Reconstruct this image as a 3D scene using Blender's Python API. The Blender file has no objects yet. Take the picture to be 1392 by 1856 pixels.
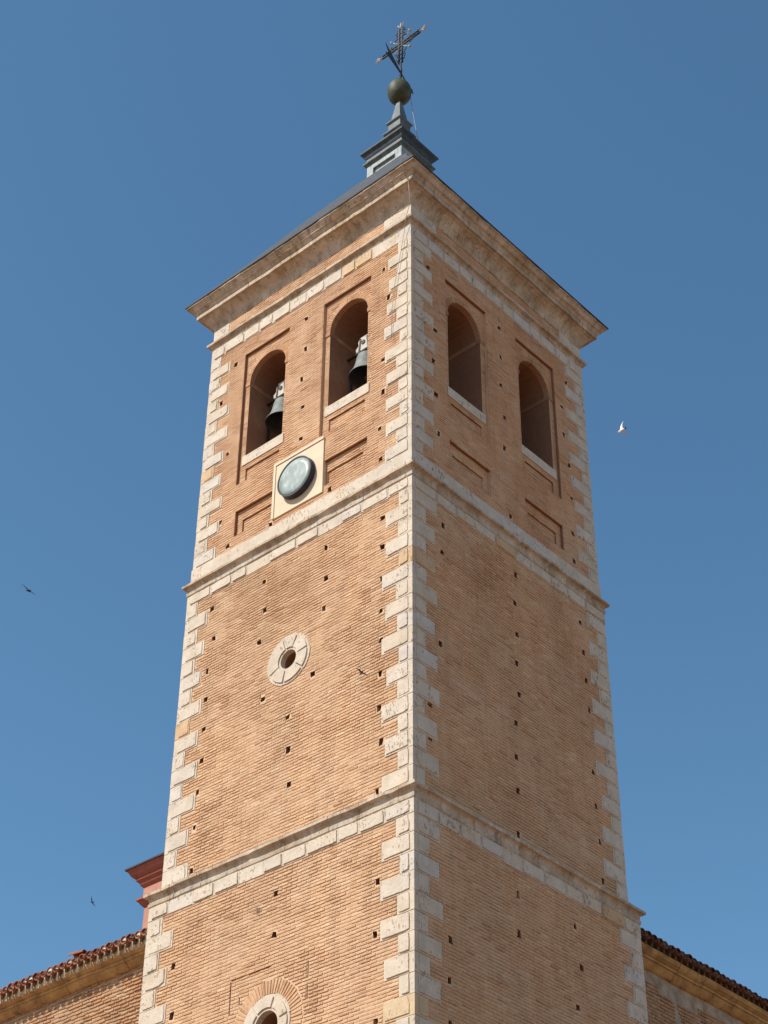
import bpy, math, random
from mathutils import Vector, Matrix, noise
random.seed(7)
S = bpy.context.scene
COL = S.collection
R = math.radians

# ------------------------------------------------------------------ camera
cd = bpy.data.cameras.new("camera")
cd.sensor_fit = 'VERTICAL'; cd.sensor_height = 24.0; cd.sensor_width = 18.0
cd.lens = 24.0 * 3248.687 / 1856.0
cd.clip_start = 0.1; cd.clip_end = 5000
cam = bpy.data.objects.new("camera", cd); COL.objects.link(cam)
CR = Vector((0.74797738, 0.6636877, 0.00696243))
CU = Vector((0.4050263, -0.4647256, 0.78739051))
CF = Vector((-0.52581702, 0.58613032, 0.61641521))
CP = Vector((25.03717916, -28.44204386, 1.6))
M = Matrix((CR, CU, -CF)).transposed().to_4x4(); M.translation = CP
cam.matrix_world = M
S.camera = cam

# ------------------------------------------------------------------ light
SUN_AZ, SUN_EL = R(22), R(47.5)          # azimuth measured from -Y towards -X
sdir = Vector((-math.sin(SUN_AZ) * math.cos(SUN_EL), -math.cos(SUN_AZ) * math.cos(SUN_EL), math.sin(SUN_EL)))
w = bpy.data.worlds.new("World"); S.world = w; w.use_nodes = True
nt = w.node_tree; nt.nodes.clear()
sky = nt.nodes.new('ShaderNodeTexSky'); sky.sky_type = 'NISHITA'; sky.sun_disc = False
sky.sun_elevation = SUN_EL; sky.sun_rotation = math.pi + SUN_AZ
sky.air_density = 1.0; sky.dust_density = 0.6; sky.ozone_density = 1.0; sky.altitude = 700
hs = nt.nodes.new('ShaderNodeHueSaturation')
hs.inputs['Hue'].default_value = 0.488; hs.inputs['Saturation'].default_value = 1.17; hs.inputs['Value'].default_value = 1.0
bg = nt.nodes.new('ShaderNodeBackground'); bg.inputs['Strength'].default_value = 0.134
wo = nt.nodes.new('ShaderNodeOutputWorld')
nt.links.new(sky.outputs[0], hs.inputs['Color']); nt.links.new(hs.outputs[0], bg.inputs[0]); nt.links.new(bg.outputs[0], wo.inputs[0])
sd = bpy.data.lights.new("sun", 'SUN'); sd.energy = 5.0; sd.angle = R(0.53); sd.color = (1.0, 0.94, 0.84)
so = bpy.data.objects.new("sun", sd); COL.objects.link(so)
so.rotation_euler = sdir.to_track_quat('Z', 'Y').to_euler(); so.location = (-20, -40, 60)
S.render.engine = 'CYCLES'
S.view_settings.view_transform = 'Standard'; S.view_settings.look = 'None'
S.view_settings.exposure = 0.20; S.view_settings.gamma = 1.0
S.cycles.max_bounces = 8; S.cycles.diffuse_bounces = 5

# ------------------------------------------------------------------ materials
def newmat(name):
    m = bpy.data.materials.new(name); m.use_nodes = True
    n = m.node_tree.nodes; b = n['Principled BSDF']; b.inputs['Roughness'].default_value = 0.9
    b.inputs['Specular IOR Level'].default_value = 0.25
    return m, m.node_tree, b
def ramp(t, fac, stops):
    r = t.nodes.new('ShaderNodeValToRGB'); cr = r.color_ramp
    while len(cr.elements) < len(stops): cr.elements.new(0.5)
    for e, (p, c) in zip(cr.elements, stops): e.position = p; e.color = (*c, 1) if len(c) == 3 else c
    t.links.new(fac, r.inputs[0]); return r.outputs[0]
def nz(t, scale, detail=4, rough=0.55, vec=None, stretch=None):
    n = t.nodes.new('ShaderNodeTexNoise'); n.inputs['Scale'].default_value = scale
    n.inputs['Detail'].default_value = detail; n.inputs['Roughness'].default_value = rough
    tc = t.nodes.new('ShaderNodeTexCoord')
    src = tc.outputs['Object']
    if stretch:
        mp = t.nodes.new('ShaderNodeMapping'); mp.inputs['Scale'].default_value = stretch
        t.links.new(src, mp.inputs[0]); src = mp.outputs[0]
    t.links.new(src, n.inputs['Vector']); return n.outputs['Fac']
def mixc(t, fac, a, b, mode='MIX'):
    m = t.nodes.new('ShaderNodeMix'); m.data_type = 'RGBA'; m.blend_type = mode
    for sock, v in ((m.inputs[0], fac), (m.inputs[6], a), (m.inputs[7], b)):
        if isinstance(v, (int, float)): sock.default_value = v
        elif isinstance(v, tuple): sock.default_value = (*v, 1)
        else: t.links.new(v, sock)
    return m.outputs[2]
def mth(t, op, a, b=None):
    m = t.nodes.new('ShaderNodeMath'); m.operation = op
    for i, v in enumerate((a, b)):
        if v is None: continue
        if isinstance(v, (int, float)): m.inputs[i].default_value = v
        else: t.links.new(v, m.inputs[i])
    return m.outputs[0]
def attr(t, name='rnd'):
    a = t.nodes.new('ShaderNodeAttribute'); a.attribute_name = name; return a.outputs['Fac']
def bump(t, b, h, strength=0.5, dist=0.02):
    n = t.nodes.new('ShaderNodeBump'); n.inputs['Strength'].default_value = strength; n.inputs['Distance'].default_value = dist
    t.links.new(h, n.inputs['Height']); t.links.new(n.outputs[0], b.inputs['Normal'])

def brick_mat(name, c0, c1, c2):
    m, t, b = newmat(name)
    c = ramp(t, attr(t), [(0.0, c0), (0.3, c1), (0.8, c1), (1.0, c2)])
    big = ramp(t, nz(t, 0.45, 5), [(0.3, (0.82, 0.81, 0.82)), (0.7, (1.10, 1.06, 1.01))])
    c = mixc(t, 0.8, c, big, 'MULTIPLY')
    dust = ramp(t, nz(t, 0.9, 6, 0.62), [(0.52, (0, 0, 0)), (0.70, (1, 1, 1))])          # lime washed out of the joints
    c = mixc(t, mth(t, 'MULTIPLY', dust, 0.38), c, (0.60, 0.43, 0.29))
    red = ramp(t, nz(t, 0.7, 5, 0.6, stretch=(1, 1, 1.3)), [(0.60, (0, 0, 0)), (0.72, (1, 1, 1))])   # replaced, redder brick
    c = mixc(t, mth(t, 'MULTIPLY', red, 0.45), c, (0.50, 0.235, 0.12))
    stk = ramp(t, nz(t, 2.2, 6, 0.65, stretch=(1.6, 1.6, 0.16)), [(0.36, (0.80, 0.79, 0.78)), (0.56, (1.02, 1.02, 1.02))])  # rain streaks
    c = mixc(t, 0.75, c, stk, 'MULTIPLY')
    sm = ramp(t, nz(t, 16, 3), [(0.25, (0.74, 0.72, 0.70)), (0.6, (1.08, 1.08, 1.08))])
    c = mixc(t, 0.8, c, sm, 'MULTIPLY')
    t.links.new(c, b.inputs['Base Color']); bump(t, b, nz(t, 40, 4), 0.5, 0.012)
    return m
M_BRICK = brick_mat('brick', (0.44, 0.24, 0.13), (0.56, 0.347, 0.199), (0.63, 0.44, 0.28))
M_BRICK_UP = brick_mat('belfry_brick', (0.44, 0.225, 0.12), (0.555, 0.318, 0.178), (0.61, 0.39, 0.24))
M_BRICK_DARK = brick_mat('old_brick', (0.28, 0.13, 0.065), (0.46, 0.25, 0.125), (0.56, 0.36, 0.2))
M_IMPOST = brick_mat('shaded_impost_brick', (0.36, 0.18, 0.10), (0.40, 0.215, 0.125), (0.42, 0.24, 0.14))  # colour set between the sunlit wall brick and the shade-darkened reveals

def plain_mat(name, c0, c1, scale=2.0, rough=0.9, bs=0.4, fine=25):
    m, t, b = newmat(name); b.inputs['Roughness'].default_value = rough
    c = ramp(t, nz(t, scale, 6), [(0.3, c0), (0.7, c1)])
    t.links.new(c, b.inputs['Base Color']); bump(t, b, nz(t, fine, 4), bs, 0.015)
    return m
M_MORTAR = plain_mat('mortar', (0.53, 0.343, 0.208), (0.64, 0.45, 0.29), 1.2)
M_MORTAR_OLD = plain_mat('old_mortar', (0.36, 0.25, 0.16), (0.50, 0.36, 0.23), 1.5)

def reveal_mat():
    m, t, b = newmat('shaded_reveal_brick')
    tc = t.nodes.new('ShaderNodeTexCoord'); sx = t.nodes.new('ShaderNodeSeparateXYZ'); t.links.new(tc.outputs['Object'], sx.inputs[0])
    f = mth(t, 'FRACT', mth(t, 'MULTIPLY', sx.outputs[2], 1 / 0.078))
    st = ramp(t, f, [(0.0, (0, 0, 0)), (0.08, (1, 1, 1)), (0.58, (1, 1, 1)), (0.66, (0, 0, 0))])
    c = ramp(t, nz(t, 6, 4), [(0.3, (0.22, 0.105, 0.060)), (0.7, (0.29, 0.145, 0.085))])  # brick colour darkened for the shade inside openings and holes
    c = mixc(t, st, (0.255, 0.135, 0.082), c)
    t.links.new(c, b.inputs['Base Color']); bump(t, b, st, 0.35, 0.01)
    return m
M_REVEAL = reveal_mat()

def stone_mat(name, weather=0.0, gold_bounce=0.0):
    m, t, b = newmat(name)
    c = ramp(t, attr(t), [(0.0, (0.575, 0.485, 0.39)), (0.25, (0.60, 0.52, 0.43)), (0.5, (0.58, 0.49, 0.385)), (0.75, (0.57, 0.515, 0.46)),
                          (0.9, (0.58, 0.44, 0.28)), (1.0, (0.54, 0.36, 0.215))])
    mot = ramp(t, nz(t, 3.0, 6, 0.65), [(0.3, (0.82, 0.80, 0.76)), (0.65, (1.06, 1.05, 1.04))])
    c = mixc(t, 1.0, c, mot, 'MULTIPLY')
    st = ramp(t, nz(t, 1.1, 5, 0.6, stretch=(1, 1, 0.6)), [(0.56, (0, 0, 0)), (0.74, (1, 1, 1))])
    c = mixc(t, mth(t, 'MULTIPLY', st, 0.45), c, (0.52, 0.37, 0.19))
    # pits of the travertine
    pit = None
    for sc, off, k_, pn in ((8.5, 0.46, 1.5, 1.3), (19, 0.42, 1.6, 2.3)):
        vo = t.nodes.new('ShaderNodeTexVoronoi'); vo.inputs['Scale'].default_value = sc
        mp = t.nodes.new('ShaderNodeMapping'); mp.inputs['Scale'].default_value = (1.0, 1.0, 0.5)
        tc = t.nodes.new('ShaderNodeTexCoord'); t.links.new(tc.outputs['Object'], mp.inputs[0])
        wz = t.nodes.new('ShaderNodeTexNoise'); wz.inputs['Scale'].default_value = 9; t.links.new(mp.outputs[0], wz.inputs['Vector'])
        vm = t.nodes.new('ShaderNodeVectorMath'); vm.operation = 'MULTIPLY_ADD'; vm.inputs[1].default_value = (.09, .09, .09)
        t.links.new(wz.outputs['Color'], vm.inputs[0]); t.links.new(mp.outputs[0], vm.inputs[2]); t.links.new(vm.outputs[0], vo.inputs['Vector'])
        th = mth(t, 'MULTIPLY', mth(t, 'SUBTRACT', nz(t, pn, 3), off), k_)
        p1 = mth(t, 'LESS_THAN', vo.outputs['Distance'], th)
        pit = p1 if pit is None else mth(t, 'MAXIMUM', pit, p1)
    c = mixc(t, mth(t, 'MULTIPLY', pit, 0.62), c, (0.24, 0.165, 0.105))
    h = nz(t, 14, 6, 0.6)
    h = mth(t, 'SUBTRACT', h, mth(t, 'MULTIPLY', pit, 0.9))
    if weather > 0:
        wn = ramp(t, nz(t, 1.6, 7, 0.68), [(0.38, (0, 0, 0)), (0.66, (1, 1, 1))])
        c = mixc(t, mth(t, 'MULTIPLY', wn, weather), c, (0.30, 0.205, 0.115))
        w2 = ramp(t, nz(t, 5.0, 6, 0.7, stretch=(1, 1, 0.22)), [(0.5, (0, 0, 0)), (0.70, (1, 1, 1))])
        c = mixc(t, mth(t, 'MULTIPLY', w2, weather * 0.9), c, (0.17, 0.12, 0.08))
    if gold_bounce > 0:
        g2 = ramp(t, nz(t, 3.4, 7, 0.7), [(0.50, (0, 0, 0)), (0.68, (1, 1, 1))])
        gn = ramp(t, nz(t, 2.2, 6, 0.6), [(0.3, (0.28, 0.145, 0.04)), (0.7, (0.60, 0.385, 0.155))])  # orange bounce light under the shaded eaves, painted into the stone colour
        c = mixc(t, gold_bounce, c, gn)
        c = mixc(t, mth(t, 'MULTIPLY', g2, .6), c, (0.11, 0.075, 0.04))
    t.links.new(c, b.inputs['Base Color']); bump(t, b, h, 0.55, 0.02)
    return m
M_STONE = stone_mat('limestone')
M_CORN = stone_mat('weathered_limestone', 0.8)
M_GOLD_BOUNCE = stone_mat('golden_bounce_limestone', 0.3, 0.88)

def slate_mat():
    m, t, b = newmat('slate'); b.inputs['Roughness'].default_value = 0.8
    tc = t.nodes.new('ShaderNodeTexCoord'); sx = t.nodes.new('ShaderNodeSeparateXYZ'); t.links.new(tc.outputs['Object'], sx.inputs[0])
    f = mth(t, 'FRACT', mth(t, 'MULTIPLY', sx.outputs[2], 5.5))
    c = ramp(t, nz(t, 5, 5), [(0.3, (0.035, 0.040, 0.050)), (0.7, (0.075, 0.08, 0.09))])
    c = mixc(t, 0.7, c, ramp(t, f, [(0.0, (0.45, 0.45, 0.45)), (0.12, (1, 1, 1))]), 'MULTIPLY')
    t.links.new(c, b.inputs['Base Color']); bump(t, b, f, 0.6, 0.02)
    return m
M_SLATE = slate_mat()
def lead_mat(name, c0, c1, c2):
    m, t, b = newmat(name); b.inputs['Roughness'].default_value = 0.62
    c = ramp(t, nz(t, 5, 6, 0.62), [(0.3, c0), (0.68, c1)])
    st = ramp(t, nz(t, 6, 6, 0.65, stretch=(2.2, 2.2, 0.25)), [(0.48, (0, 0, 0)), (0.68, (1, 1, 1))])
    c = mixc(t, mth(t, 'MULTIPLY', st, 0.65), c, c2)
    t.links.new(c, b.inputs['Base Color']); bump(t, b, nz(t, 7, 5), 0.35, 0.03); return m
M_LEAD = lead_mat('lead_sheet', (0.22, 0.26, 0.265), (0.38, 0.43, 0.425), (0.10, 0.125, 0.125))
M_LEAD_MID = lead_mat('shaded_weathered_lead', (0.07, 0.09, 0.10), (0.15, 0.18, 0.185), (0.04, 0.05, 0.055))  # weathered lead, tone also lowered to carry the lantern's shade side
M_LEAD_SHADE = plain_mat('shaded_lead', (0.025, 0.035, 0.05), (0.065, 0.085, 0.10), 6, 0.5, 0.25, 9)  # lead with the shade of the lantern cornice's underside in its colour
M_BALL = plain_mat('bronze_patina', (0.03, 0.042, 0.022), (0.09, 0.09, 0.048), 4, 0.6, 0.4, 8)
M_IRON = plain_mat('wrought_iron', (0.018, 0.018, 0.022), (0.04, 0.036, 0.038), 8, 0.6, 0.2)
M_GILT = plain_mat('faded_gilding', (0.34, 0.32, 0.27), (0.48, 0.44, 0.37), 10, 0.6, 0.2)
M_PLATE = plain_mat('cream_paint', (0.58, 0.47, 0.33), (0.68, 0.555, 0.395), 2.0, 0.7, 0.05)
M_CASE = plain_mat('black_metal', (0.022, 0.024, 0.035), (0.04, 0.042, 0.055), 6, 0.5, 0.1)
def dial_mat():
    m, t, b = newmat('dusty_glass'); b.inputs['Roughness'].default_value = 0.3; b.inputs['Specular IOR Level'].default_value = 0.4
    n1 = ramp(t, nz(t, 2.6, 6, 0.6), [(0.35, (0.22, 0.275, 0.265)), (0.62, (0.37, 0.42, 0.39))])
    n2 = ramp(t, nz(t, 7, 6, 0.7, stretch=(1, 1, 0.5)), [(0.52, (0, 0, 0)), (0.75, (1, 1, 1))])
    c = mixc(t, mth(t, 'MULTIPLY', n2, 0.5), n1, (0.62, 0.64, 0.59))
    t.links.new(c, b.inputs['Base Color']); t.links.new(mth(t, 'ADD', mth(t, 'MULTIPLY', n2, 0.4), 0.34), b.inputs['Roughness'])
    return m
M_DIAL = dial_mat()
M_BELL = plain_mat('weathered_bronze', (0.12, 0.135, 0.13), (0.235, 0.255, 0.24), 5, 0.65, 0.2, 12)
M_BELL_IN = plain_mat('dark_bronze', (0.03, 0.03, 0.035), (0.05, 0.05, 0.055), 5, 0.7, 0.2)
M_YOKE = plain_mat('whitewashed_timber', (0.42, 0.39, 0.34), (0.58, 0.54, 0.47), 5, 0.85, 0.3)
M_WOOD = plain_mat('dark_timber', (0.035, 0.03, 0.028), (0.07, 0.055, 0.045), 5, 0.85, 0.4)
def tile_mat(name, k):
    m, t, b = newmat(name)
    c = ramp(t, attr(t), [(0, (0.17 * k, 0.05 * k, 0.03 * k)), (0.5, (0.30 * k, 0.10 * k, 0.055 * k)), (1, (0.33 * k, 0.17 * k, 0.10 * k))])
    l = ramp(t, nz(t, 7, 6, 0.65), [(0.52, (0, 0, 0)), (0.7, (1, 1, 1))])
    c = mixc(t, mth(t, 'MULTIPLY', l, 0.45), c, (0.20, 0.17, 0.12))
    t.links.new(c, b.inputs['Base Color']); bump(t, b, nz(t, 22, 4), 0.4, 0.01); return m
M_TILE = tile_mat('clay_tile', 1.0)
M_TILE_SHADE = tile_mat('shaded_clay_tile', 0.62)  # same clay tile, the right wing's shade put into its colour
M_LIME_SHADE = plain_mat('shaded_stained_mortar', (0.10, 0.08, 0.06), (0.22, 0.17, 0.12), 6, 0.95, 0.6)  # lime mortar with lichen stain and the right wing's shade in its colour
M_LIME = plain_mat('lime_mortar', (0.50, 0.45, 0.36), (0.66, 0.60, 0.50), 6, 0.95, 0.6)
M_PLASTER = plain_mat('grey_plaster', (0.24, 0.18, 0.125), (0.47, 0.38, 0.285), 4.5, 0.95, 0.6)
def stucco(name, c0, c1, c2):
    m, t, b = newmat(name)
    c = ramp(t, nz(t, 2.2, 6, 0.6), [(0.3, c0), (0.7, c1)])
    st = ramp(t, nz(t, 4, 6, 0.68, stretch=(2, 2, .18)), [(0.48, (0, 0, 0)), (0.7, (1, 1, 1))])
    c = mixc(t, mth(t, 'MULTIPLY', st, .55), c, c2)
    t.links.new(c, b.inputs['Base Color']); bump(t, b, nz(t, 20, 5), .3, .02); return m
M_RED = stucco('red_stucco', (0.27, 0.09, 0.062), (0.35, 0.125, 0.088), (0.20, 0.08, 0.058))
M_PINK = stucco('pink_stucco', (0.41, 0.195, 0.145), (0.50, 0.255, 0.19), (0.36, 0.20, 0.15))
M_DARKROOF = plain_mat('dark_roof', (0.035, 0.03, 0.04), (0.06, 0.05, 0.06), 4, 0.7, 0.3)
M_CABLE = plain_mat('cable_grey', (0.22, 0.21, 0.19), (0.36, 0.34, 0.30), 5, 0.5, 0.1)
M_CLIP = plain_mat('white_clip', (0.7, 0.7, 0.7), (0.8, 0.8, 0.8), 5, 0.5, 0.1)
M_BIRD = plain_mat('dark_feathers', (0.018, 0.018, 0.026), (0.035, 0.03, 0.038), 20, 0.7, 0.1)
M_BIRD_W = plain_mat('white_feathers', (0.72, 0.70, 0.68), (0.82, 0.80, 0.78), 20, 0.7, 0.1)
M_GROUND = plain_mat('sandy_paving', (0.20, 0.108, 0.060), (0.26, 0.142, 0.080), 0.4, 0.95, 0.3)

# ------------------------------------------------------------------ mesh builder
def F(k, u, d, z):
    if k == 0: return (u, -d, z)
    if k == 1: return (d, u, z)
    if k == 2: return (-u, d, z)
    return (-d, -u, z)
class MB:
    def __init__(s): s.v = []; s.f = []; s.m = []; s.r = []
    def face(s, idx, mi=0, rnd=0.5): s.f.append(idx); s.m.append(mi); s.r.append(rnd)
    def vs(s, pts): n = len(s.v); s.v.extend(pts); return n
    def fbox(s, k, u0, u1, d0, d1, z0, z1, mi=0, rnd=None, back=True, tin=None, jit=0.0):
        """box in face coordinates; tin = (left, right, bottom, top) inset of the outer face"""
        if rnd is None: rnd = random.random()
        a, b_, c, e = tin or (0, 0, 0, 0)
        j = (lambda: random.uniform(-jit, jit)) if jit else (lambda: 0.0)
        n = s.vs([F(k, u0, d0, z0), F(k, u1, d0, z0), F(k, u1, d0, z1), F(k, u0, d0, z1),
                  F(k, u0 + a + j(), d1 + j() * .5, z0 + c + j()), F(k, u1 - b_ + j(), d1 + j() * .5, z0 + c + j()),
                  F(k, u1 - b_ + j(), d1 + j() * .5, z1 - e + j()), F(k, u0 + a + j(), d1 + j() * .5, z1 - e + j())])
        q = [(4, 5, 6, 7), (0, 1, 5, 4), (3, 7, 6, 2), (0, 4, 7, 3), (1, 2, 6, 5)]
        if back: q.append((0, 3, 2, 1))
        for f in q: s.face(tuple(n + i for i in f), mi, rnd)
    def box(s, x0, x1, y0, y1, z0, z1, mi=0, rnd=None): s.fbox(0, x0, x1, -y1, -y0, z0, z1, mi, rnd)
    def prism(s, pts, z0, z1, mi=0, rnd=None):
        if rnd is None: rnd = random.random()
        n = len(pts); a = s.vs([(x, y, z0) for x, y in pts] + [(x, y, z1) for x, y in pts])
        s.face(tuple(a + i for i in reversed(range(n))), mi, rnd); s.face(tuple(a + n + i for i in range(n)), mi, rnd)
        for i in range(n): j = (i + 1) % n; s.face((a + i, a + j, a + n + j, a + n + i), mi, rnd)
    def fprism(s, k, pts, d0, d1, mi=0, rnd=None):
        """polygon (u,z) counter-clockwise seen from outside, extruded from d0 to d1"""
        if rnd is None: rnd = random.random()
        n = len(pts); a = s.vs([F(k, u, d0, z) for u, z in pts] + [F(k, u, d1, z) for u, z in pts])
        s.face(tuple(a + n + i for i in range(n)), mi, rnd); s.face(tuple(a + i for i in reversed(range(n))), mi, rnd)
        for i in range(n): j = (i + 1) % n; s.face((a + i, a + j, a + n + j, a + n + i), mi, rnd)
    def lathe(s, c, prof, seg=32, mi=0, rnd=0.5, axis='Z'):
        rings = []
        for r_, h in prof:
            ring = []
            for i in range(seg):
                t = 2 * math.pi * i / seg
                if axis == 'Z': p = (c[0] + r_ * math.cos(t), c[1] + r_ * math.sin(t), c[2] + h)
                else: p = (c[0] + r_ * math.cos(t), c[1] - h, c[2] + r_ * math.sin(t))   # axis -Y
                ring.append(p)
            rings.append(s.vs(ring))
        for a, b in zip(rings, rings[1:]):
            for i in range(seg): j = (i + 1) % seg; s.face((a + i, a + j, b + j, b + i), mi, rnd)
        s.face(tuple(rings[0] + i for i in reversed(range(seg))), mi, rnd); s.face(tuple(rings[-1] + i for i in range(seg)), mi, rnd)
    def tube(s, pts, rad, seg=8, mi=0, rnd=0.5):
        pts = [Vector(p) for p in pts]; rings = []
        rads = rad if isinstance(rad, (list, tuple)) else [rad] * len(pts)
        for i, p in enumerate(pts):
            d = (pts[min(i + 1, len(pts) - 1)] - pts[max(i - 1, 0)]).normalized()
            a = d.cross(Vector((0, 0, 1)))
            if a.length < 1e-3: a = d.cross(Vector((1, 0, 0)))
            a.normalize(); b = d.cross(a)
            rings.append(s.vs([tuple(p + (a * math.cos(2 * math.pi * q / seg) + b * math.sin(2 * math.pi * q / seg)) * rads[i]) for q in range(seg)]))
        for a, b in zip(rings, rings[1:]):
            for i in range(seg): j = (i + 1) % seg; s.face((a + i, b + i, b + j, a + j), mi, rnd)
        s.face(tuple(rings[0] + i for i in range(seg)), mi, rnd); s.face(tuple(rings[-1] + i for i in reversed(range(seg))), mi, rnd)
    def bar(s, p, q, w, h, mi=0, up=(0, 0, 1)):
        p, q = Vector(p), Vector(q); d = (q - p).normalized(); a = d.cross(Vector(up))
        if a.length < 1e-3: a = Vector((1, 0, 0))
        a.normalize(); b = a.cross(d); a *= w / 2; b *= h / 2
        n = s.vs([tuple(x) for x in (p - a - b, p + a - b, p + a + b, p - a + b, q - a - b, q + a - b, q + a + b, q - a + b)])
        for f in ((0, 1, 2, 3)[::-1], (4, 5, 6, 7), (0, 1, 5, 4), (1, 2, 6, 5), (2, 3, 7, 6), (3, 0, 4, 7)): s.face(tuple(n + i for i in f), mi)
    def square_ring(s, prof, seg=0.34, jit=0.006, mi=0, closed_top=False, blk=3, seed=0.0):
        """sweep a (d,z) profile round the square plan; mitred corners; every few segments one stone"""
        rr = random.Random(int(seed * 100) + 5)
        dmax = max(d for d, z in prof); n = max(2, int(2 * dmax / seg))
        cols = []; rn = 0.5; zm = min(z for d, z in prof)
        for k in range(4):
            nextj = blk + rr.choice((-1, 0, 1)); rn = rr.random() * .82
            for i in range(n):
                f = -1 + 2 * i / n; stops = [(f, 0.0)]
                if i and i == nextj:
                    w_ = .007 / dmax; stops = [(f - w_, 0.0), (f, -.016), (f + w_, 0.0)]; nextj = i + blk + rr.choice((-1, 0, 1))
                chip = rr.random() < .10 and i > 0 and len(stops) == 1
                for si, (ff, rec) in enumerate(stops):
                    if si == 2: rn = rr.random() * .82
                    o = 0.0 if i == 0 else noise.noise(Vector((k * 7.3 + f * 5, seed, 1.7))) * jit * 2 + rr.uniform(-jit, jit) * .7
                    oz = 0.0 if i == 0 else noise.noise(Vector((k * 3.1 + f * 6, seed, 9.7))) * jit * 2 + rr.uniform(-jit, jit) * .5
                    ring = []
                    for d, z in prof:
                        lip = -(rr.uniform(.012, .03) if chip and d > dmax - .03 else 0.0)
                        ring.append(F(k, ff * d, d + o + rec + lip, z + oz))
                    cols.append((s.vs(ring), rn))
        N = len(cols)
        for c in range(N):
            (a, rn), (b, _) = cols[c], cols[(c + 1) % N]
            for i in range(len(prof) - 1): s.face((a + i, b + i, b + i + 1, a + i + 1), mi, rn)
    def build(s, name, mats, parent=None, smooth=False, fix=False):
        me = bpy.data.meshes.new(name); me.from_pydata(s.v, [], s.f)
        if not isinstance(mats, (list, tuple)): mats = [mats]
        for m in mats: me.materials.append(m)
        me.polygons.foreach_set('material_index', s.m)
        at = me.attributes.new('rnd', 'FLOAT', 'FACE'); at.data.foreach_set('value', s.r)
        if smooth: me.polygons.foreach_set('use_smooth', [True] * len(s.f))
        me.update()
        if fix:
            import bmesh
            bm = bmesh.new(); bm.from_mesh(me); bmesh.ops.recalc_face_normals(bm, faces=bm.faces[:]); bm.to_mesh(me); bm.free()
        o = bpy.data.objects.new(name, me); COL.objects.link(o)
        if parent is not None: put(o, parent)
        return o
def put(o, parent):
    """parent while keeping the world place (things are empties without rotation unless stated)"""
    o.parent = parent
    if o.type == 'MESH':
        org = Vector(parent['_org']) if '_org' in parent else None
        if org is not None: o.data.transform(Matrix.Translation(-org))
def thing(name, label, cat, loc=(0, 0, 0), group=None):
    o = bpy.data.objects.new(name, None); COL.objects.link(o); o.location = loc
    o.empty_display_size = 0.3; o['label'] = label; o['category'] = cat
    if group: o['group'] = group
    if tuple(loc) != (0, 0, 0): o['_org'] = list(loc)
    return o
def tag(o, label, cat, group=None):
    o['label'] = label; o['category'] = cat
    if group: o['group'] = group
    return o
def subpart(o, parent):
    """child of a part: both already live in the thing's space"""
    o.parent = parent
    th = parent.parent
    if th is not None and '_org' in th: o.data.transform(Matrix.Translation(-Vector(th['_org'])))
    return o

def stone_tone(rr, odd=.05):
    return rr.uniform(.88, 1.0) if rr.random() < odd else rr.random() * .82
# ------------------------------------------------------------------ ground
g = MB(); g.box(-400, 400, -400, 400, -0.5, 0.0)
go = g.build('ground', M_GROUND); go['kind'] = 'structure'

# ------------------------------------------------------------------ tower data
H3, H2, H1 = 3.75, 3.80, 3.96
BR = 0.0125                      # brick face in front of the mortar bed
CRS = 0.078                    # height of one brick course
HOLES = {
 0: {3: [(2.79,35.74),(2.97,34.60),(2.81,32.50),(2.81,31.42),(2.70,30.27),(2.75,29.26),(-2.73,35.69),(-3.22,34.53),(-2.79,32.47),(-2.87,30.18),(-2.50,29.22),(-0.02,35.73),(0.01,34.60),(-0.10,33.56),(-0.01,32.54),(-0.02,31.46),(1.06,29.21),(-0.96,29.16)],
     2: [(1.06,27.39),(1.09,26.47),(1.05,25.62),(-1.00,27.37),(-0.94,26.48),(-1.07,25.61),(2.88,27.37),(2.88,26.52),(2.88,25.62),(2.85,24.75),(2.86,23.95),(2.85,23.05),(2.83,22.18),(2.89,21.31),(2.80,20.14),(-2.85,27.39),(-2.70,26.44),(-2.85,25.54),(-2.81,24.73),(-2.81,23.88),(-2.80,23.01),(-2.85,22.19),(-2.86,21.28),(-2.83,20.17),(-0.82,23.91),(0.03,23.08),(0.09,22.20),(0.16,21.29),(0.77,23.93)],
     1: [(0.09,18.63),(0.09,17.69),(2.98,17.95),(2.92,16.83),(2.97,15.05),(-3.0,17.88),(-2.92,16.73)]},
 1: {3: [(-3.05,35.69),(-2.80,33.60),(-2.88,32.47),(-2.80,31.40),(-2.72,30.17),(-0.08,35.67),(-0.06,34.59),(-0.11,33.54),(-0.01,32.46),(-0.07,31.39),(0.05,29.23),(2.95,35.72),(2.66,34.62),(2.66,33.60),(2.82,32.60),(2.80,31.46),(2.75,30.24),(2.72,29.32)],
     2: [(-2.67,27.34),(-2.73,26.51),(-2.83,23.92),(-3.22,22.17),(-3.22,21.30),(0.07,27.40),(0.0,26.52),(0.03,25.62),(-0.03,24.77),(0.0,23.93),(-0.17,23.09),(-0.21,22.18),(-0.22,21.31),(-0.27,20.21),(2.72,27.38),(2.75,26.49),(2.78,25.65),(2.82,24.82),(2.80,23.08),(2.82,22.18),(2.84,21.27),(2.86,20.26)],
     1: [(-0.58,18.61),(-0.60,17.71),(1.42,18.59),(1.57,17.69),(1.35,16.73),(-2.85,16.80),(-2.90,15.94),(-2.90,15.08)]}}
WC, WH = 1.5, 0.68              # belfry openings: centre and half width
W_SILL, W_SPR = 32.12, 34.78    # sill top and springing
PAN = 0.09                     # depth of the recessed panels
def pans(c):  return [(c - 0.86, c + 0.86, 31.13, 35.83), (c - 0.80, c + 0.80, 29.42, 30.25)]
def inner(c): return [(c - 0.62, c + 0.62, 31.20, 31.63), (c - 0.60, c + 0.60, 29.42, 29.95)]
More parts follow.
